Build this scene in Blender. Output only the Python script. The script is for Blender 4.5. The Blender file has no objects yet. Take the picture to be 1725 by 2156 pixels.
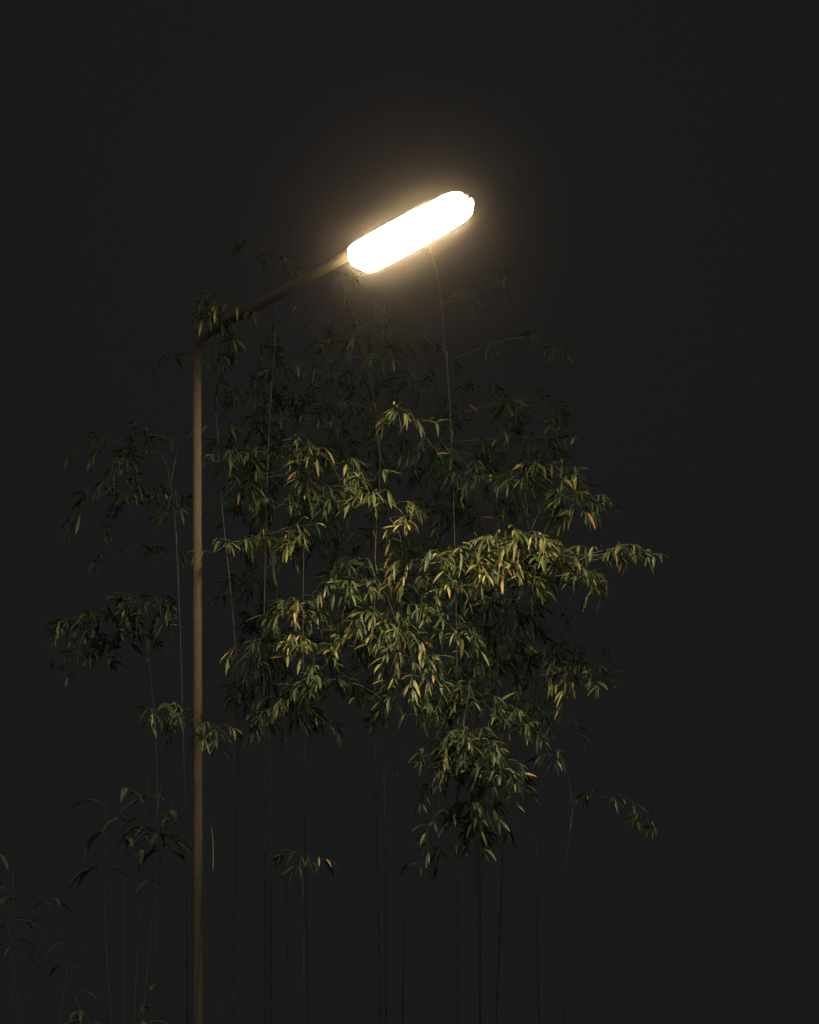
import bpy, bmesh, math, random
from mathutils import Vector, Matrix

random.seed(11)
S = bpy.context.scene
COL = S.collection
rnd = random.random
def U(a, b): return a + (b - a) * rnd()

# ------------------------------------------------------------------ camera
W0, H0, F = 1725.0, 2156.0, 3000.0       # measuring units of the photograph
SH = 560.0                               # lens shift of the (straightened) picture
PITCH = math.radians(10)
CAM = Vector((0, 0, 1.6))
FW = Vector((0, math.cos(PITCH), math.sin(PITCH)))
UP = Vector((0, -math.sin(PITCH), math.cos(PITCH)))
RT = Vector((1, 0, 0))
cd = bpy.data.cameras.new("camera"); cam = bpy.data.objects.new("camera", cd); COL.objects.link(cam)
cam.location = CAM; cam.rotation_euler = (math.pi / 2 + PITCH, 0, 0)
cd.sensor_fit = 'VERTICAL'; cd.sensor_height = 36; cd.lens = 36 * F / H0
cd.shift_y = SH / H0; cd.clip_end = 500; cd.clip_start = 0.05
S.camera = cam

def at(x, y, d):
    return CAM + d * (FW + RT * ((x - W0 / 2) / F) + UP * ((H0 / 2 - y + SH) / F))

# ------------------------------------------------------------------ materials
def newmat(name):
    m = bpy.data.materials.new(name); m.use_nodes = True
    nt = m.node_tree; nt.nodes.clear()
    out = nt.nodes.new('ShaderNodeOutputMaterial')
    return m, nt, out
def N(nt, t, **k):
    n = nt.nodes.new(t)
    for a, b in k.items(): setattr(n, a, b)
    return n
def ramp(nt, fac, stops):
    r = N(nt, 'ShaderNodeValToRGB')
    el = r.color_ramp.elements
    while len(el) < len(stops): el.new(0.5)
    for e, (p, c) in zip(el, stops): e.position = p; e.color = (*c, 1)
    nt.links.new(fac, r.inputs[0]); return r.outputs[0]

def leaf_mat(name, stops, spec=0.35, rough=0.5, trans=0.25, dry=(0.30, 0.19, 0.09)):
    m, nt, out = newmat(name); L = nt.links
    a = N(nt, 'ShaderNodeAttribute', attribute_name='tone')      # per leaf: species tone / age, painted lighter on lit boughs, darker on dim
    t = N(nt, 'ShaderNodeAttribute', attribute_name='along')     # 0 stalk .. 1 tip
    tc = N(nt, 'ShaderNodeTexCoord')
    n1 = N(nt, 'ShaderNodeTexNoise'); n1.inputs['Scale'].default_value = 45; n1.inputs['Detail'].default_value = 4
    L.new(tc.outputs['Object'], n1.inputs['Vector'])
    base = ramp(nt, a.outputs['Fac'], stops)
    # dry tips: only on the older leaves
    ad = N(nt, 'ShaderNodeMath', operation='MULTIPLY_ADD'); L.new(t.outputs['Fac'], ad.inputs[0]); ad.inputs[1].default_value = 0.9
    L.new(n1.outputs['Fac'], ad.inputs[2])
    m2 = N(nt, 'ShaderNodeMath', operation='MULTIPLY'); L.new(ad.outputs[0], m2.inputs[0]); L.new(a.outputs['Fac'], m2.inputs[1])
    mr = N(nt, 'ShaderNodeMapRange'); mr.inputs['From Min'].default_value = 1.0; mr.inputs['From Max'].default_value = 1.35
    L.new(m2.outputs[0], mr.inputs['Value'])
    mx = N(nt, 'ShaderNodeMix', data_type='RGBA'); L.new(mr.outputs[0], mx.inputs['Factor']); L.new(base, mx.inputs['A'])
    mx.inputs['B'].default_value = (*dry, 1)
    # blotches
    m3 = N(nt, 'ShaderNodeMapRange'); m3.inputs['From Min'].default_value = 0.3; m3.inputs['From Max'].default_value = 0.7
    m3.inputs['To Min'].default_value = 0.65; m3.inputs['To Max'].default_value = 1.25
    L.new(n1.outputs['Fac'], m3.inputs['Value'])
    sc = N(nt, 'ShaderNodeVectorMath', operation='SCALE'); L.new(mx.outputs['Result'], sc.inputs[0]); L.new(m3.outputs[0], sc.inputs['Scale'])
    p = N(nt, 'ShaderNodeBsdfPrincipled'); L.new(sc.outputs[0], p.inputs['Base Color'])
    p.inputs['Roughness'].default_value = rough; p.inputs['Specular IOR Level'].default_value = spec
    tr = N(nt, 'ShaderNodeBsdfTranslucent'); L.new(sc.outputs[0], tr.inputs['Color'])
    mix = N(nt, 'ShaderNodeMixShader'); mix.inputs[0].default_value = trans
    L.new(p.outputs[0], mix.inputs[1]); L.new(tr.outputs[0], mix.inputs[2]); L.new(mix.outputs[0], out.inputs['Surface'])
    return m

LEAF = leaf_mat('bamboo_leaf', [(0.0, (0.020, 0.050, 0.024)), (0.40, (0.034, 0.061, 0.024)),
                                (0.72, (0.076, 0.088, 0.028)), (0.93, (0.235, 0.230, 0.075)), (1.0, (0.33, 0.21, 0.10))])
BROAD = leaf_mat('broad_leaf', [(0.0, (0.060, 0.080, 0.052)), (1.0, (0.080, 0.105, 0.062))], spec=0.15, dry=(0.06, 0.09, 0.04))

def simple(name, c, rough=0.6, metal=0.0, nscale=20, var=0.25, bump=0.0, c2=None):
    m, nt, out = newmat(name); L = nt.links
    tc = N(nt, 'ShaderNodeTexCoord'); n = N(nt, 'ShaderNodeTexNoise')
    n.inputs['Scale'].default_value = nscale; n.inputs['Detail'].default_value = 6
    L.new(tc.outputs['Object'], n.inputs['Vector'])
    lo = tuple(v * (1 - var) for v in c); hi = c2 or tuple(min(1, v * (1 + var)) for v in c)
    col = ramp(nt, n.outputs['Fac'], [(0.3, lo), (0.7, hi)])
    p = N(nt, 'ShaderNodeBsdfPrincipled'); L.new(col, p.inputs['Base Color'])
    p.inputs['Roughness'].default_value = rough; p.inputs['Metallic'].default_value = metal
    if bump:
        b = N(nt, 'ShaderNodeBump'); b.inputs['Strength'].default_value = bump; b.inputs['Distance'].default_value = 0.01
        L.new(n.outputs['Fac'], b.inputs['Height']); L.new(b.outputs[0], p.inputs['Normal'])
    L.new(p.outputs[0], out.inputs['Surface']); return m

CULM = simple('bamboo_culm', (0.030, 0.032, 0.023), 0.5, nscale=9)
TWIG = simple('bamboo_twig', (0.07, 0.07, 0.04), 0.6, nscale=30)
DRY = simple('dry_stalk', (0.45, 0.36, 0.20), 0.6, nscale=40)
SOIL = simple('soil', (0.045, 0.042, 0.033), 0.95, nscale=3, var=0.5, bump=0.4)
METAL = simple('weathered_aluminium', (0.42, 0.40, 0.37), 0.45, 0.3, 30)

# pole: galvanised steel, streaked and mottled
def pole_mat():
    m, nt, out = newmat('weathered_steel'); L = nt.links
    tc = N(nt, 'ShaderNodeTexCoord'); mp = N(nt, 'ShaderNodeMapping'); mp.inputs['Scale'].default_value = (60, 60, 6)
    L.new(tc.outputs['Object'], mp.inputs['Vector'])
    n = N(nt, 'ShaderNodeTexNoise'); n.inputs['Scale'].default_value = 1; n.inputs['Detail'].default_value = 7
    L.new(mp.outputs[0], n.inputs['Vector'])
    n2 = N(nt, 'ShaderNodeTexNoise'); n2.inputs['Scale'].default_value = 160; n2.inputs['Detail'].default_value = 3
    L.new(tc.outputs['Object'], n2.inputs['Vector'])
    av = N(nt, 'ShaderNodeMath', operation='MULTIPLY_ADD'); L.new(n2.outputs['Fac'], av.inputs[0]); av.inputs[1].default_value = 0.45
    s = N(nt, 'ShaderNodeMath', operation='MULTIPLY'); L.new(n.outputs['Fac'], s.inputs[0]); s.inputs[1].default_value = 0.55
    L.new(s.outputs[0], av.inputs[2])
    col = ramp(nt, av.outputs[0], [(0.34, (0.062, 0.056, 0.040)), (0.5, (0.088, 0.080, 0.057)), (0.66, (0.112, 0.102, 0.074))])
    p = N(nt, 'ShaderNodeBsdfPrincipled'); L.new(col, p.inputs['Base Color'])
    p.inputs['Roughness'].default_value = 0.85; p.inputs['Specular IOR Level'].default_value = 0.06
    b = N(nt, 'ShaderNodeBump'); b.inputs['Strength'].default_value = 0.25; b.inputs['Distance'].default_value = 0.002
    L.new(n2.outputs['Fac'], b.inputs['Height']); L.new(b.outputs[0], p.inputs['Normal'])
    L.new(p.outputs[0], out.inputs['Surface']); return m
STEEL = pole_mat()

LAMP = (1.0, 0.73, 0.40)
LENS_SIDE, LENS_DOWN = 175.0, 470.0
def lens_mat(axis):
    m, nt, out = newmat('lit_lens'); L = nt.links
    g = N(nt, 'ShaderNodeNewGeometry'); sp = N(nt, 'ShaderNodeSeparateXYZ'); L.new(g.outputs['Normal'], sp.inputs[0])
    mr = N(nt, 'ShaderNodeMapRange', interpolation_type='SMOOTHSTEP')
    mr.inputs['From Min'].default_value = -0.35; mr.inputs['From Max'].default_value = -1.0
    mr.inputs['To Min'].default_value = LENS_SIDE; mr.inputs['To Max'].default_value = LENS_DOWN
    L.new(sp.outputs['Z'], mr.inputs['Value'])
    e = N(nt, 'ShaderNodeEmission'); e.inputs['Color'].default_value = (*LAMP, 1)
    # the optics throw little light along the arm: the two ends of the bowl glow much less than its flanks
    dp = N(nt, 'ShaderNodeVectorMath', operation='DOT_PRODUCT'); L.new(g.outputs['Normal'], dp.inputs[0]); dp.inputs[1].default_value = tuple(axis)
    ab = N(nt, 'ShaderNodeMath', operation='ABSOLUTE'); L.new(dp.outputs['Value'], ab.inputs[0])
    m2 = N(nt, 'ShaderNodeMapRange'); m2.inputs['From Min'].default_value = 0.12; m2.inputs['From Max'].default_value = 0.85
    m2.inputs['To Min'].default_value = 1.0; m2.inputs['To Max'].default_value = 0.20; L.new(ab.outputs[0], m2.inputs['Value'])
    mm = N(nt, 'ShaderNodeMath', operation='MULTIPLY'); L.new(mr.outputs[0], mm.inputs[0]); L.new(m2.outputs[0], mm.inputs[1])
    L.new(mm.outputs[0], e.inputs['Strength']); L.new(e.outputs[0], out.inputs['Surface']); return m

# ------------------------------------------------------------------ mesh helpers
def link(name, me, mat, parent=None, smooth=True):
    me.materials.append(mat)
    if smooth:
        me.polygons.foreach_set('use_smooth', [True] * len(me.polygons))
    o = bpy.data.objects.new(name, me); COL.objects.link(o)
    if parent is not None: o.parent = parent
    return o
class MB:
    def __init__(s): s.v = []; s.f = []; s.t = []; s.a = []
    def tube(s, pts, rad, n=8, cap=True):
        pts = [Vector(p) for p in pts]; k = len(pts)
        if not hasattr(rad, '__len__'): rad = [rad] * k
        ref = None; b0 = len(s.v)
        for i, p in enumerate(pts):
            d = (pts[min(i + 1, k - 1)] - pts[max(i - 1, 0)]).normalized()
            if ref is None: ref = Vector((1, 0, 0)) if abs(d.x) < .8 else Vector((0, 1, 0))
            a = (ref - d * ref.dot(d)).normalized(); ref = a; b = d.cross(a)
            for j in range(n):
                t = 2 * math.pi * j / n
                s.v.append(p + (a * math.cos(t) + b * math.sin(t)) * rad[i])
        for i in range(k - 1):
            for j in range(n):
                q = b0 + i * n; r = q + n; j2 = (j + 1) % n
                s.f.append((q + j, q + j2, r + j2, r + j))
        if cap:
            s.f.append(tuple(b0 + j for j in reversed(range(n)))); s.f.append(tuple(b0 + (k - 1) * n + j for j in range(n)))
    def leaf(s, p, d, side, Ln, Wd, droop, tone):
        """a lance-shaped blade with a fold along its midrib, bending down towards the tip"""
        p = Vector(p); d = d.normalized(); prof = (0.08, 0.60, 0.97, 1.0, 0.80, 0.46, 0.0)
        stp = Ln / 6; b0 = len(s.v); tw = U(-.25, .25)
        for i, w in enumerate(prof):
            sd = (side - d * side.dot(d)).normalized(); nn = d.cross(sd)
            h = Wd * .5 * w
            fold = nn * (h * .28)
            if i == 6: s.v.append(p.copy()); s.t.append(tone); s.a.append(1.0)
            else:
                for q in (p - sd * h + fold, p.copy(), p + sd * h + fold):
                    s.v.append(q); s.t.append(tone); s.a.append(i / 6)
            side = (side + nn * tw * .3)
            p = p + d * stp
            d = (d + Vector((0, 0, -droop))).normalized()
        for i in range(5):
            a = b0 + i * 3; s.f.append((a, a + 1, a + 4, a + 3)); s.f.append((a + 1, a + 2, a + 5, a + 4))
        a = b0 + 15; e = b0 + 18; s.f.append((a, a + 1, e)); s.f.append((a + 1, a + 2, e))
    def build(s, name, mat, parent=None, origin=None, smooth=True):
        me = bpy.data.meshes.new(name)
        o3 = origin or Vector((0, 0, 0))
        me.from_pydata([tuple(v - o3) for v in s.v], [], s.f); me.update()
        if len(s.t) == len(s.v) and s.t:
            at_ = me.attributes.new('tone', 'FLOAT', 'POINT'); at_.data.foreach_set('value', s.t)
            al = me.attributes.new('along', 'FLOAT', 'POINT'); al.data.foreach_set('value', s.a)
        return link(name, me, mat, parent, smooth)
def empty(name, loc, label, cat, group=None):
    o = bpy.data.objects.new(name, None); COL.objects.link(o); o.location = loc
    o.empty_display_size = 0.2
    o['label'] = label; o['category'] = cat
    if group: o['group'] = group
    return o
def curve(pts, n):
    """smooth polyline through the points"""
    pts = [Vector(p) for p in pts]
    if len(pts) == 2: return [pts[0].lerp(pts[1], i / (n - 1)) for i in range(n)]
    q = [pts[0] * 2 - pts[1]] + pts + [pts[-1] * 2 - pts[-2]]; out = []; m = len(pts) - 1
    for i in range(n):
        t = i / (n - 1) * m; k = min(int(t), m - 1); t -= k
        a, b, c, d = q[k:k + 4]
        out.append(0.5 * ((2 * b) + (c - a) * t + (2 * a - 5 * b + 4 * c - d) * t * t + (3 * b - a - 3 * c + d) * t ** 3))
    return out

# ------------------------------------------------------------------ ground
g = MB(); G = 40
nx = 40
for i in range(nx + 1):
    for j in range(nx + 1):
        x = -G + 2 * G * i / nx; y = -G + 2 * G * j / nx
        g.v.append(Vector((x, y, 0.03 * math.sin(x * 1.3) * math.cos(y * .9))))
for i in range(nx):
    for j in range(nx):
        a = i * (nx + 1) + j; g.f.append((a, a + nx + 1, a + nx + 2, a + 1))
go = g.build('ground', SOIL); go['kind'] = 'structure'

# ------------------------------------------------------------------ street lamp
PD = 11.2
ptop = at(414, 715, PD)
plow = at(415.5, 1725, PD * 1.056 * 1.0)
dirp = (ptop - plow).normalized()
tb = plow.z / dirp.z
pbase = plow - dirp * tb; pbase.z = -0.0
HD = 9.85
pend = at(748, 529, HD)
adir = (pend - ptop).normalized()
lamp = empty('street_lamp', pbase, 'lit street lamp on a tall plain steel pole in front of the bamboo', 'street lamp')
m = MB()
bendR = 0.17
k1 = ptop - dirp * bendR; k2 = ptop + adir * bendR
pts = [pbase.lerp(k1, i / 16) for i in range(17)]
rad = [0.0475 + (0.0378 - 0.0475) * (i / 16) for i in range(17)]
for i in range(1, 9):
    t = i / 8; pts.append(k1 * (1 - t) ** 2 + ptop * 2 * t * (1 - t) + k2 * t * t); rad.append(0.0378)
m.tube(pts, rad, 32)
m.build('pole', STEEL, lamp, pbase)
m = MB(); e = pts[-1]
m.tube([e + (pend - e) * (i / 6) for i in range(7)], [0.0372] * 7, 32)
m.build('arm', STEEL, lamp, pbase)
# base plate (under the frame, standing on the ground)
m = MB(); m.tube([pbase + Vector((0, 0, 0.0)), pbase + Vector((0, 0, 0.30))], [0.075, 0.072], 24); m.tube([pbase, pbase + Vector((0, 0, .03))], .15, 4)
m.build('pole_foot', STEEL, lamp, pbase, smooth=False)

# head frame of reference
A = adir
SD = A.cross(Vector((0, 0, 1))).normalized()
DN = SD.cross(A).normalized()
if DN.z > 0: DN = -DN
# length so that the tip lands where the photo has it
lo, hi = 0.3, 1.6
def proj(p):
    q = p - CAM; d = q.dot(FW); return (W0 / 2 + F * q.dot(RT) / d, H0 / 2 + SH - F * q.dot(UP) / d)
for _ in range(40):
    md = (lo + hi) / 2
    if proj(pend + A * md)[0] < 986: lo = md
    else: hi = md
HL = lo
print('head length', HL, 'tip', proj(pend + A * HL), 'height', pend.z, 'arm', A)
OFF = 0.0
def hp(t, s, d): return pend + A * t + SD * s + DN * (d + OFF)
HW = 0.130       # half width
HB = 0.101       # bowl depth

m = MB()         # clamp collar where the arm slides into the head
m.tube([hp(-0.045, 0, 0), hp(-0.042, 0, 0), hp(0.030, 0, 0), hp(0.034, 0, 0)], [0.039, 0.0425, 0.0425, 0.040], 28)
col_ = m.build('collar', METAL, lamp, pbase)
m = MB()
m.tube([hp(0.004, 0.0, 0.040), hp(0.004, 0.0, 0.060)], 0.009, 6)
m.tube([hp(0.004, -0.02, 0.052), hp(0.004, 0.02, 0.052)], 0.005, 6)
bo = m.build('bolt', METAL, col_, pbase)

OFF = 0.046
# plan outline of the housing, as (t, half width)
plan = [(0.006, 0.030), (0.03, 0.055), (0.06, 0.080), (0.11, 0.113), (0.17, HW), (0.35, HW + .006), (HL * .72, HW),
        (HL * .86, HW * .90), (HL * .93, HW * .74), (HL * .975, HW * .50), (HL * .995, HW * .26), (HL, 0.012)]
def loft(mb, stations, prof):
    """stations: (t, halfwidth, scale); prof(u)-> (side factor, down) for u in 0..1"""
    n = 25; b0 = len(mb.v)
    for (t, w, sc) in stations:
        for j in range(n):
            u = j / (n - 1); a, dpt = prof(u)
            mb.v.append(hp(t, a * w, dpt * sc))
    for i in range(len(stations) - 1):
        for j in range(n - 1):
            q = b0 + i * n + j; mb.f.append((q, q + n, q + n + 1, q + 1))
    mb.f.append(tuple(b0 + j for j in range(n))); e = b0 + (len(stations) - 1) * n
    mb.f.append(tuple(e + j for j in reversed(range(n))))
# low domed housing above the rim
def dome(u):
    t = math.pi * u
    return (-math.cos(t), -0.060 * math.sin(t) ** 2)
m = MB(); loft(m, [(t, w, min(1, w / HW) ** 1.5) for t, w in plan], dome)
# rim lip closing the underside around the lens
def lip(u):
    t = math.pi * u
    return (-math.cos(t), 0.009 * (1 if 0.02 < u < .98 else 0))
loft(m, [(t, w, 1.0) for t, w in plan], lip)
head = m.build('lamp_head', METAL, lamp, pbase)
# the glowing bowl
def bowl(u):
    c = math.cos(math.pi * (1 - u)); s_ = math.sin(math.pi * (1 - u))
    ex = 0.42
    return (math.copysign(abs(c) ** ex, c), 0.003 + (HB + .007) * abs(s_) ** .62)
bw = []
for t, w, sc in [(0.002, .026, .10), (0.006, .036, .48), (0.024, .064, .76), (0.05, .104, .93), (0.078, .124, 1.0), (0.165, HW + .003, 1.0),
                 (0.28, HW + .006, 1.0), (0.40, HW + .006, 1.0), (HL * .60, HW + .002, .99), (HL * .70, HW - .002, .98), (HL * .82, HW * .92, .96), (HL * .90, HW * .86, .95), (HL * .950, HW * .76, .84),
                 (HL * .978, HW * .58, .58), (HL * .992, HW * .36, .22)]:
    bw.append((t, w, sc))
m = MB(); loft(m, bw, bowl)
lens = m.build('lens', lens_mat(A), head, pbase)
# latch at the tip that holds the lens frame
m = MB()
m.tube([hp(HL * .955, -.030, .004), hp(HL * 1.006, -.018, .006), hp(HL * 1.012, 0, .008), hp(HL * 1.006, .018, .006), hp(HL * .955, .030, .004)], .008, 8)
m.tube([hp(HL * .985, 0, .0), hp(HL * 1.012, 0, .022)], .010, 8)
m.build('latch', METAL, head, pbase)
for o in (head, lens, col_):
    bm = bmesh.new(); bm.from_mesh(o.data); bmesh.ops.recalc_face_normals(bm, faces=bm.faces)
    bm.to_mesh(o.data); bm.free()

# ------------------------------------------------------------------ bamboo
class Plant:
    def __init__(s, label, way, depth, r=0.014, thin=.50, name='bamboo_plant', cat='bamboo'):
        pts = [at(x, y, depth + (dd[0] if dd else 0)) for x, y, *dd in way]
        low = pts[0]; root = Vector((low.x + U(-.1, .1), low.y + U(.9, 1.5), 0))
        s.root = root
        s.e = empty(name, root, label, cat, 'bamboo stems growing in one clump behind the lamp')
        s.path = curve([root, root.lerp(low, .5)] + pts, 40)
        s.lv = MB(); s.tw = MB(); s.cu = MB()
        k = len(s.path)
        # culm with swollen nodes
        pp, rr = [], []
        L = 0; nxt = .25
        for i, p in enumerate(s.path):
            f = i / (k - 1); rad = r * thin * (1 - .72 * f) + .0015
            pp.append(p); rr.append(rad)
            if i < k - 1:
                seg = (s.path[i + 1] - p).length
                while L + seg > nxt:
                    u = (nxt - L) / seg; q = p.lerp(s.path[i + 1], u)
                    if .12 < u < .88 and len(pp) and (q - pp[-1]).length > .02:
                        dv = (s.path[i + 1] - p).normalized() * .006
                        pp += [q - dv, q, q + dv]; rr += [rad, rad * 1.28, rad]
                    nxt += .27
                L += seg
        s.cu.tube(pp, rr, 8)
        s.depth = depth; s.js = []
    def fan(s, p, out, n, tone0, sc=1.0, spread=1.0):
        for j in range(n):
            az = (j - (n - 1) / 2) / max(1, n - 1) * 1.5 * spread + U(-.3, .3)
            o = Matrix.Rotation(az, 3, 'Z') @ out
            d = (o * U(.2, 1.2) + Vector((0, 0, -U(-.25, 1.2)))).normalized()
            side = o.cross(Vector((0, 0, 1)))
            side = (Matrix.Rotation(U(-.9, .9), 3, d) @ side)
            Ln = U(.080, .185) * sc; Wd = Ln * U(.11, .17)
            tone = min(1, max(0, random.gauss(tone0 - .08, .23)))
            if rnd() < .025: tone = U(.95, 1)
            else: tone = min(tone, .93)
            s.lv.leaf(p + o * U(0, .012), d, side, Ln, Wd, U(.08, .32), tone)
    def spray(s, px, hang, n=None, tone=.42, dd=0.0, dend=None, sc=1.0, dens=1.0, up=0.0):
        """one leafy bough: an arching branch with hanging leaf fans along it"""
        d0 = s.depth + dd; d1 = s.depth + (dend if dend is not None else dd - .25)
        m_ = len(px)
        pts = [at(x, y, d0 + (d1 - d0) * i / (m_ - 1)) for i, (x, y) in enumerate(px)]
        # join to the culm: nearest culm point that lies a little lower
        tgt = pts[0]; best = min(s.path[6:], key=lambda q: (q - tgt - Vector((0, 0, -.35))).length)
        if True:
            s.js.append(s.path.index(best))
            midp = best.lerp(tgt, .5) + Vector((0, 0, .10))
            jp = curve([best, midp, tgt], 8); s.tw.tube(jp, [.0042 - .0012 * i / 7 for i in range(8)], 5)
        c = curve(pts, 6 * m_); L = sum((c[i + 1] - c[i]).length for i in range(len(c) - 1))
        s.tw.tube(c, [.0030 - .0018 * i / (len(c) - 1) for i in range(len(c))], 5)
        hm = hang / F * s.depth
        nb = n or max(3, int(L / .042 * dens))
        for b in range(nb):
            f = (b + rnd()) / nb; i = min(int(f * (len(c) - 1)), len(c) - 2)
            p = c[i].lerp(c[i + 1], f * (len(c) - 1) - i)
            az = U(-1.9, 1.9); out = Vector((math.sin(az), -math.cos(az), 0))
            ln = hm * U(.12, 1.0) * (1 - .25 * abs(f - .5))
            e1 = p + out * min(.30, ln * U(.35, .7) + .03) + Vector((0, 0, U(.0, .04)))
            e2 = e1 + out * U(.0, .10) + Vector((0, 0, -max(.0, ln - .07)))
            bc = curve([p, e1, e2], 7); s.tw.tube(bc, [.0013] * 7, 4, cap=False)
            k = 1 + int(ln / .060)
            for q in range(k):
                ff = 1 - q / max(1, k) * .75
                idx = ff * 6; ii = min(int(idx), 5); fp = bc[ii].lerp(bc[ii + 1], idx - ii)
                s.fan(fp, (Matrix.Rotation(U(-.8, .8), 3, 'Z') @ out), random.choice((2, 3, 4, 4, 5)), tone, sc)
    def done(s):
        s.cu.build('culm', CULM, s.e, s.root)
        if len(set(s.js)) > 1: s.tw.tube(s.path[min(s.js):max(s.js) + 1], .0012, 4)   # added thin tube hidden in the culm, joining the boughs
        if s.tw.v: s.tw.build('branches', TWIG, s.e, s.root)
        s.lv.build('foliage', LEAF, s.e, s.root)
        return s.e

P = []
def plant(*a, **k):
    p = Plant(*a, **k); P.append(p); return p

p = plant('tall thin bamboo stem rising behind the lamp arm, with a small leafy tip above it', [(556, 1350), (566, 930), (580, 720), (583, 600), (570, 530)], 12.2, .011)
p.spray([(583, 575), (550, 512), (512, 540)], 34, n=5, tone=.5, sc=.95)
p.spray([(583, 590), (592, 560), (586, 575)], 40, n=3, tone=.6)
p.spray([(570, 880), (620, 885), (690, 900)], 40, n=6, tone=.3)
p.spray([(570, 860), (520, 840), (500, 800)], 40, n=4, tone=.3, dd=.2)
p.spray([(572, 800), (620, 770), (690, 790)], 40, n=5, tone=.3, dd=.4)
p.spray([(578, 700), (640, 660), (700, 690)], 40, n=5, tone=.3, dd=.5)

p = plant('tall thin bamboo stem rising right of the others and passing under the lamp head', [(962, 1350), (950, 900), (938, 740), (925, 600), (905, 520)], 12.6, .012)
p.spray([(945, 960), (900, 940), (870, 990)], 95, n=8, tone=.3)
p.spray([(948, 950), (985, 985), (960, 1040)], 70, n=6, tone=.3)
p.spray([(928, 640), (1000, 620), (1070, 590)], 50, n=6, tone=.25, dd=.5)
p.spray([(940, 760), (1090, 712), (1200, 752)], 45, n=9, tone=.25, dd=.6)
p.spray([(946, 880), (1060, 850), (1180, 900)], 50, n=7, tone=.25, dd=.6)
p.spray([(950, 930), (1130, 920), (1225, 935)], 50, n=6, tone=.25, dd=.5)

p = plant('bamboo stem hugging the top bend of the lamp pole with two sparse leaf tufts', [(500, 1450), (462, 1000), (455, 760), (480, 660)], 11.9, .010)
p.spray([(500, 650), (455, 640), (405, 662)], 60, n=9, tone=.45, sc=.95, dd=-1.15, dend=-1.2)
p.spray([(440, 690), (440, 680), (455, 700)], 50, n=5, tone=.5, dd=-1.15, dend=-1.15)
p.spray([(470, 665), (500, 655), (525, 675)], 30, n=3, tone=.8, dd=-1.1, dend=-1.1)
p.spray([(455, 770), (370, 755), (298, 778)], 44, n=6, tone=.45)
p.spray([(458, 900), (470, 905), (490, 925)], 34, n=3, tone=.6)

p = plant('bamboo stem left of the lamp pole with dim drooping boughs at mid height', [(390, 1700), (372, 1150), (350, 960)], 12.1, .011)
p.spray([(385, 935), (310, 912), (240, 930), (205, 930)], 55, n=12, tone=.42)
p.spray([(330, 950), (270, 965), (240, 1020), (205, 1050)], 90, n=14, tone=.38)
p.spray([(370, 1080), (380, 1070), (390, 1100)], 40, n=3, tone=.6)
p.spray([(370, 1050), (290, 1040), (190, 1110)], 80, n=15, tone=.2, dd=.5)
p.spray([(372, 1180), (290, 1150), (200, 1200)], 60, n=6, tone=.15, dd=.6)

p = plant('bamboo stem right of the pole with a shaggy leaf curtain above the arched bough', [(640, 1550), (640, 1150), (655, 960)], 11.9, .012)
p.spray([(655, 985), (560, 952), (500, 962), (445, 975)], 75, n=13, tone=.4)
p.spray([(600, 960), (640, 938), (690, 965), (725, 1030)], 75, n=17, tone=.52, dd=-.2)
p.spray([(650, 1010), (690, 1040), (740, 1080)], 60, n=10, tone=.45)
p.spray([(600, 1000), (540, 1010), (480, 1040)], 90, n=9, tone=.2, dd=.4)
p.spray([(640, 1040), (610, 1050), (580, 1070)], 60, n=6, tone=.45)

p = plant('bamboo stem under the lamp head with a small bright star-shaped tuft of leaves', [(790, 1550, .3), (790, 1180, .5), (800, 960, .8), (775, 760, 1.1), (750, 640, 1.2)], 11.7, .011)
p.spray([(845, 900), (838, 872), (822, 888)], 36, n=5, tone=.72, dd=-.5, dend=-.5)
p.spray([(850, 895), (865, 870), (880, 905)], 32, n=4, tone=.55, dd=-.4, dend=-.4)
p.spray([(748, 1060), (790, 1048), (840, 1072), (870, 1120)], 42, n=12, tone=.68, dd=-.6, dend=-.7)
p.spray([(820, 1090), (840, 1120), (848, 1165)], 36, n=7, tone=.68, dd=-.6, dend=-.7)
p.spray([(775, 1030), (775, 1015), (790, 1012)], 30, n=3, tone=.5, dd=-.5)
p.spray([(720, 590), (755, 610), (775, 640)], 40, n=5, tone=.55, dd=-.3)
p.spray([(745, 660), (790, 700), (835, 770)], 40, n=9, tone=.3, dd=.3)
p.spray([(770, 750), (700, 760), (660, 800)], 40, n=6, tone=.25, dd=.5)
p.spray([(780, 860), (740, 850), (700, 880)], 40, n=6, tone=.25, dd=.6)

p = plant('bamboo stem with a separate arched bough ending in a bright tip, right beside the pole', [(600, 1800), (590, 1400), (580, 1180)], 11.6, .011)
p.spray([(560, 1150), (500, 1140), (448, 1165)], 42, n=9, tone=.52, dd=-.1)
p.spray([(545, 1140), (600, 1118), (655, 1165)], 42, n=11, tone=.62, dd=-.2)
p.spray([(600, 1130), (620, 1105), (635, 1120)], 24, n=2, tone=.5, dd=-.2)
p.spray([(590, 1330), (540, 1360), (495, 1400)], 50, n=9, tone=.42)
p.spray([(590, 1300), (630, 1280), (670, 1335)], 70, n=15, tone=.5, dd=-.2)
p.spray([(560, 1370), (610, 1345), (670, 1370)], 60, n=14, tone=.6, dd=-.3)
p.spray([(600, 1470), (580, 1500), (560, 1540)], 50, n=8, tone=.2)

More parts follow.
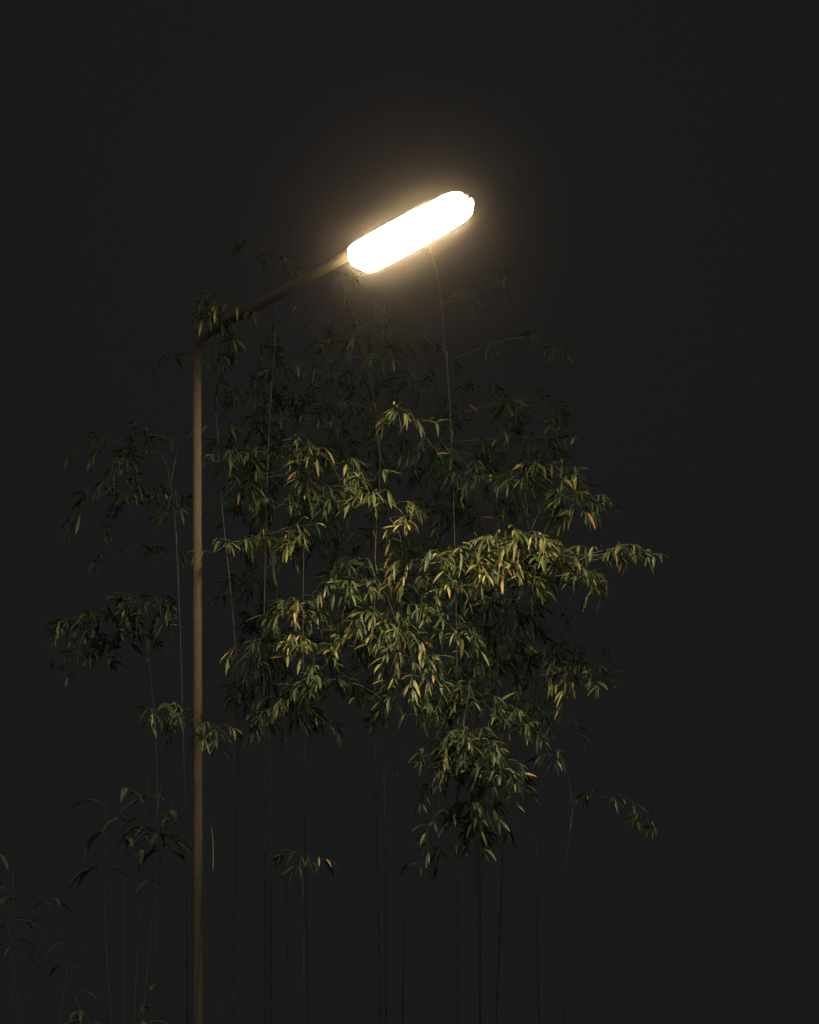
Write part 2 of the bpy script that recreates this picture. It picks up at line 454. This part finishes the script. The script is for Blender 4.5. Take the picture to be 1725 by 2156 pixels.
p = plant('bamboo stem carrying the brightest and densest bough, reaching far out to the right', [(1010, 1800), (1000, 1400), (1010, 1220)], 11.6, .013)
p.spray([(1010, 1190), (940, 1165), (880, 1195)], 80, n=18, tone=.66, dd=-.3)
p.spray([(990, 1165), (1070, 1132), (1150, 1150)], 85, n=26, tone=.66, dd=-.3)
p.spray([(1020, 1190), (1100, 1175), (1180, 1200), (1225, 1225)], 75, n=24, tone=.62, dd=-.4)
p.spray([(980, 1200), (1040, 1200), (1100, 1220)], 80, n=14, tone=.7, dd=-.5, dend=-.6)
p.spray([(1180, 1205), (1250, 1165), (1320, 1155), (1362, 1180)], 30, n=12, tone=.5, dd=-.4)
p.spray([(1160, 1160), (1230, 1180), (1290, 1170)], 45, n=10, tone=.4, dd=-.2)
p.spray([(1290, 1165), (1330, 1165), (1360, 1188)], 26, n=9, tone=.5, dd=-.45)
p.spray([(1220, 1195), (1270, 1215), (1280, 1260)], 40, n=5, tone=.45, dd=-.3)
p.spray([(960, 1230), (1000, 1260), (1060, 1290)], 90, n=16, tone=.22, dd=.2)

p = plant('bamboo stem at the right whose dim dome-shaped bough sits above the brightest bough', [(1130, 1850), (1125, 1400), (1110, 1060)], 12.2, .012)
p.spray([(1100, 1030), (1030, 1000), (985, 1025)], 60, n=9, tone=.25, dd=.2)
p.spray([(1070, 1010), (1130, 982), (1190, 1010), (1240, 1065)], 70, n=20, tone=.5, dd=-.2)
p.spray([(1180, 1040), (1215, 1060), (1250, 1105)], 50, n=9, tone=.45, dd=-.2)
p.spray([(1120, 1330), (1085, 1310), (1040, 1375), (1015, 1420)], 70, n=15, tone=.35, dd=-.4)
p.spray([(1130, 1400), (1170, 1375), (1200, 1400)], 45, n=8, tone=.35, dd=-.3)
p.spray([(1180, 1420), (1215, 1400), (1250, 1455)], 85, n=12, tone=.72, dd=-.5)
p.spray([(1170, 1360), (1210, 1362), (1245, 1375)], 25, n=4, tone=.4, dd=-.4)

p = plant('bamboo stem in the middle with the broad shaggy green bough fanning down and outwards', [(850, 1950), (855, 1600), (850, 1360)], 11.6, .013)
p.spray([(840, 1320), (790, 1300), (760, 1340)], 90, n=16, tone=.48, dd=-.4)
p.spray([(840, 1300), (900, 1285), (950, 1320), (970, 1350)], 80, n=20, tone=.45, dd=-.4)
p.spray([(790, 1350), (840, 1340), (880, 1390), (900, 1440)], 110, n=24, tone=.5, dd=-.6)
p.spray([(780, 1360), (730, 1345), (690, 1400), (670, 1440)], 70, n=20, tone=.4, dd=-.3)
p.spray([(700, 1430), (640, 1460), (585, 1500)], 60, n=14, tone=.28, dd=-.1)
p.spray([(830, 1260), (760, 1230), (690, 1250), (600, 1300)], 65, n=24, tone=.5, dd=-.1)
p.spray([(840, 1240), (880, 1225), (900, 1260)], 60, n=10, tone=.4)
p.spray([(860, 1460), (880, 1480), (895, 1520)], 50, n=8, tone=.3, dd=-.2)
p.spray([(780, 1200), (740, 1180), (720, 1220)], 60, n=10, tone=.3, dd=.3)

p = plant('low bamboo stem with a drooping wedge of leaves at the bottom of the clump', [(1010, 2150), (1005, 1850), (1000, 1640)], 11.4, .012)
p.spray([(990, 1470), (970, 1445), (960, 1480)], 50, n=6, tone=.3, dd=.1)
p.spray([(980, 1500), (1010, 1475), (1040, 1500)], 80, n=11, tone=.38, dd=-.1)
p.spray([(1050, 1520), (1085, 1500), (1120, 1555)], 60, n=11, tone=.35)
p.spray([(990, 1570), (945, 1560), (905, 1620)], 70, n=14, tone=.42, dd=-.3)
p.spray([(960, 1570), (990, 1545), (1030, 1590), (1075, 1650)], 100, n=24, tone=.4, dd=-.4)
p.spray([(1000, 1700), (970, 1700), (960, 1740)], 90, n=9, tone=.42, dd=-.3)
p.spray([(1000, 1680), (1020, 1700), (1040, 1750)], 70, n=9, tone=.4, dd=-.3)
p.spray([(1000, 1560), (960, 1600), (925, 1660)], 80, n=14, tone=.3, dd=-.1)
p.spray([(1000, 1600), (1040, 1620), (1070, 1670)], 80, n=14, tone=.35, dd=-.2)
p.spray([(1000, 1740), (985, 1750), (970, 1790)], 70, n=9, tone=.4, dd=-.2)
p.spray([(980, 1780), (900, 1815), (885, 1840)], 35, n=4, tone=.1)

p = plant('bamboo stem with the lowest bough at the far right, nearly lost in the dark', [(1190, 2100), (1190, 1850), (1210, 1700)], 11.8, .010)
p.spray([(1190, 1620), (1165, 1590), (1155, 1600)], 35, n=4, tone=.35)
p.spray([(1215, 1670), (1280, 1680), (1330, 1710), (1378, 1735)], 45, n=10, tone=.35, dd=.3)

p = plant('bamboo stem at the far left whose wide low bough barely shows', [(330, 2050), (330, 1600), (310, 1350)], 12.0, .011)
p.spray([(375, 1300), (300, 1268), (230, 1290)], 70, n=13, tone=.2, dd=.3)
p.spray([(290, 1290), (215, 1300), (140, 1320)], 85, n=20, tone=.25, dd=.3)
p.spray([(310, 1330), (240, 1350), (170, 1390)], 60, n=13, tone=.25, dd=.5)
p.spray([(250, 1340), (160, 1370), (130, 1430)], 60, n=7, tone=.1, dd=.6)

p = plant('short bamboo stem partly hidden by the lower half of the lamp pole', [(440, 2100), (425, 1800), (410, 1600)], 11.9, .010)
p.spray([(400, 1520), (350, 1485), (305, 1530)], 65, n=10, tone=.5, dd=-.2)
p.spray([(415, 1560), (455, 1530), (490, 1565)], 45, n=6, tone=.5, dd=-.2)

p = plant('small bamboo shoot low in the dark gap, with one faint drooping tuft', [(640, 2150), (640, 1950), (632, 1840)], 11.8, .007)
p.spray([(640, 1820), (622, 1795), (600, 1825)], 34, n=4, tone=.45)
p.spray([(630, 1810), (645, 1800), (660, 1840)], 34, n=3, tone=.2)
# tiny pale leaves added as painted glints around a bare twig
m = p.lv
tc0 = at(830, 1640, 11.7); tc1 = at(795, 1590, 11.7)
for k in range(11):
    q = tc1.lerp(tc0, rnd()) + Vector((U(-.05, .05), U(-.05, .05), U(-.05, .05)))
    m.leaf(q, Vector((U(-1, 1), U(-1, 1), -1)), Vector((1, 0, 0)), U(.007, .013), U(.003, .006), .1, .97)
P_small = p
# darker stems further back that fill the clump
backs = [('bamboo stem in the back row of the clump, behind the stem beside the pole', 560, 680, 13.7, (480, 700)),
         ('bamboo stem in the back row of the clump, behind the broad green bough', 800, 640, 14.0, (640, 980)),
         ('bamboo stem in the back row of the clump, behind the bright right bough', 1050, 760, 13.9, (900, 1200))]
for lab, bx, ty, dpt, (xa, xb) in backs:
    q = plant(lab, [(bx + 10, 1700), (bx, 1200), (bx - 5, ty + 200), (bx + 10, ty)], dpt, .014)
    for k in range(20):
        y = ty + 60 + (1480 - ty) * (k + rnd() * .6) / 20
        sgn = 1 if k % 2 else -1
        wx = (xb - bx) if sgn > 0 else (bx - xa)
        wx *= U(.6, 1.0)
        q.spray([(bx, y + 15), (bx + sgn * wx * .5, y - U(10, 35)), (bx + sgn * wx, y + U(0, 40))], U(45, 95), n=13, tone=.25, dd=0, dend=U(-.5, .5))
for q in P: q.done()
m = MB()
m.tube(curve([P_small.path[30], at(700, 1750, 11.8), at(800, 1600, 11.7), at(830, 1640, 11.7)], 18), .0012, 4)
m.build('glint_twig', CULM, P_small.e, P_small.root)  # bare twig added to carry the pale glint flecks

# ------------------------------------------------------------------ dry grass stalk beside the pole
root = at(470, 2100, 11.05); root.z = 0
d = empty('grass_stalk', root, 'thin pale dry grass stalk curving up beside the lamp pole', 'grass stalk')
m = MB(); m.tube(curve([root, at(462, 2150, 11.0), at(449, 1850, 10.95), at(445, 1745, 10.9), at(440, 1722, 10.9)], 24), [.0022 - .0014 * i / 23 for i in range(24)], 6)
m.build('stalk', CULM, d, root)  # dark culm colour stands in for the unlit length of stalk
m = MB(); m.tube(curve([at(445.5, 1744, 10.89), at(449, 1785, 10.93), at(448.5, 1845, 10.95)], 10), [.0008, .0014, .002, .0022, .0022, .0022, .002, .0018, .0014, .0008], 6)
m.build('lit_stretch', DRY, d, root)  # pale colour paints the stretch where lamp light catches the stalk
m = MB()
for k in range(1):
    m.leaf(root.lerp(at(455, 2100, 11.0), .3), Vector((U(-1, 1), U(-1, 1), .5)), Vector((0, 1, 0)), .22, .01, .2, .6)
m.build('blade', BROAD, d, root)

# ------------------------------------------------------------------ broad-leaved plants low at the left
def broad(label, cx, cy, dpt, n, ln, hh, stems):
    root = at(cx, cy, dpt); root.z = 0
    e = empty('broad_leaf_plant', root, label, 'plant')
    lv, st = MB(), MB()
    for k in range(stems):
        top = at(cx + U(-110, 110), cy + U(-60, hh), dpt + U(-.2, .3))
        c = curve([root + Vector((U(-.1, .1), U(-.1, .1), 0)), root.lerp(top, .6) + Vector((U(-.1, .1), 0, .15)), top], 12)
        st.tube(c, [.004 - .002 * i / 11 for i in range(12)], 6)
        for j in range(n):
            az = U(-2.4, 2.4); o = Vector((math.sin(az), -math.cos(az), 0))
            f = U(.72, 1.0) * 11; i = min(int(f), 10); p_ = c[i].lerp(c[i + 1], f - i)
            L_ = U(.6, 1.15) * ln
            lv.leaf(p_, o + Vector((0, 0, U(.2, .9))), o.cross(Vector((0, 0, 1))), L_, L_ * U(.10, .16), U(.28, .50), U(0, 1))
    st.build('stem', CULM, e, root); lv.build('foliage', BROAD, e, root)
broad('leafy plant with long arching strap leaves, left of the lamp pole', 290, 1680, 12.4, 7, .42, 60, 6)
broad('dim leafy plant with strap leaves in the lower left corner', 60, 1830, 12.6, 6, .32, 140, 6)
broad('low strap-leaved plant at the foot of the picture, left of the pole', 250, 2090, 12.3, 6, .30, 60, 5)

# ------------------------------------------------------------------ haze added to give the lamp a bloom-like glow
hb = MB()
x0, x1, y0, y1, z0, z1 = -42, 42, -42, 42, -1.05, 10.0
hb.v = [Vector(v) for v in ((x0, y0, z0), (x1, y0, z0), (x1, y1, z0), (x0, y1, z0), (x0, y0, z1), (x1, y0, z1), (x1, y1, z1), (x0, y1, z1))]
hb.f = [(3, 2, 1, 0), (4, 5, 6, 7), (0, 1, 5, 4), (1, 2, 6, 5), (2, 3, 7, 6), (3, 0, 4, 7)]
hm, nt, out = newmat('bloom_haze')
pv = N(nt, 'ShaderNodeVolumePrincipled'); pv.inputs['Color'].default_value = (0.97, 0.90, 0.84, 1)
pv.inputs['Density'].default_value = 0.0010; pv.inputs['Anisotropy'].default_value = 0.994
nt.links.new(pv.outputs[0], out.inputs['Volume'])
ho = hb.build('haze', hm, smooth=False); ho['kind'] = 'stuff'

# ------------------------------------------------------------------ night sky: dim, plus an added glow behind the viewer to fill unlit surfaces
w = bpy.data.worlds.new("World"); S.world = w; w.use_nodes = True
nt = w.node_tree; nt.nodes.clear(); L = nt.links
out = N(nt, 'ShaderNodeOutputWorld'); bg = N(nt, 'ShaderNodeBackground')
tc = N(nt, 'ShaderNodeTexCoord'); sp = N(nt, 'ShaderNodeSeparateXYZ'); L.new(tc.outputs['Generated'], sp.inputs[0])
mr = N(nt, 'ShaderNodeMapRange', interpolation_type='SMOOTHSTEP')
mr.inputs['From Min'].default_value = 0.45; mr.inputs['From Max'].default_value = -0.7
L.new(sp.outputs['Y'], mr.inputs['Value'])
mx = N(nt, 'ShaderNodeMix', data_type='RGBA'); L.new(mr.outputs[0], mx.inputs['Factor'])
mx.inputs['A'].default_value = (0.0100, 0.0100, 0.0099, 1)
mx.inputs['B'].default_value = (0.300, 0.280, 0.335, 1)  # added fill light from behind the viewer
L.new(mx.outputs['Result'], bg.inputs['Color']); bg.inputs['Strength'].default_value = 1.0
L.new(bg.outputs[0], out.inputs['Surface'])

# ------------------------------------------------------------------ render settings
S.view_settings.view_transform = 'Standard'; S.view_settings.look = 'None'
S.view_settings.exposure = 0; S.view_settings.gamma = 1
S.render.film_transparent = False
c = S.cycles
c.use_denoising = True
c.max_bounces = 5; c.diffuse_bounces = 3; c.glossy_bounces = 2; c.transmission_bounces = 3; c.volume_bounces = 0
c.sample_clamp_indirect = 3.0; c.sample_clamp_direct = 0
print('leaf verts', sum(len(q.lv.v) for q in P), 'leaves', sum(len(q.lv.v) for q in P) // 19)
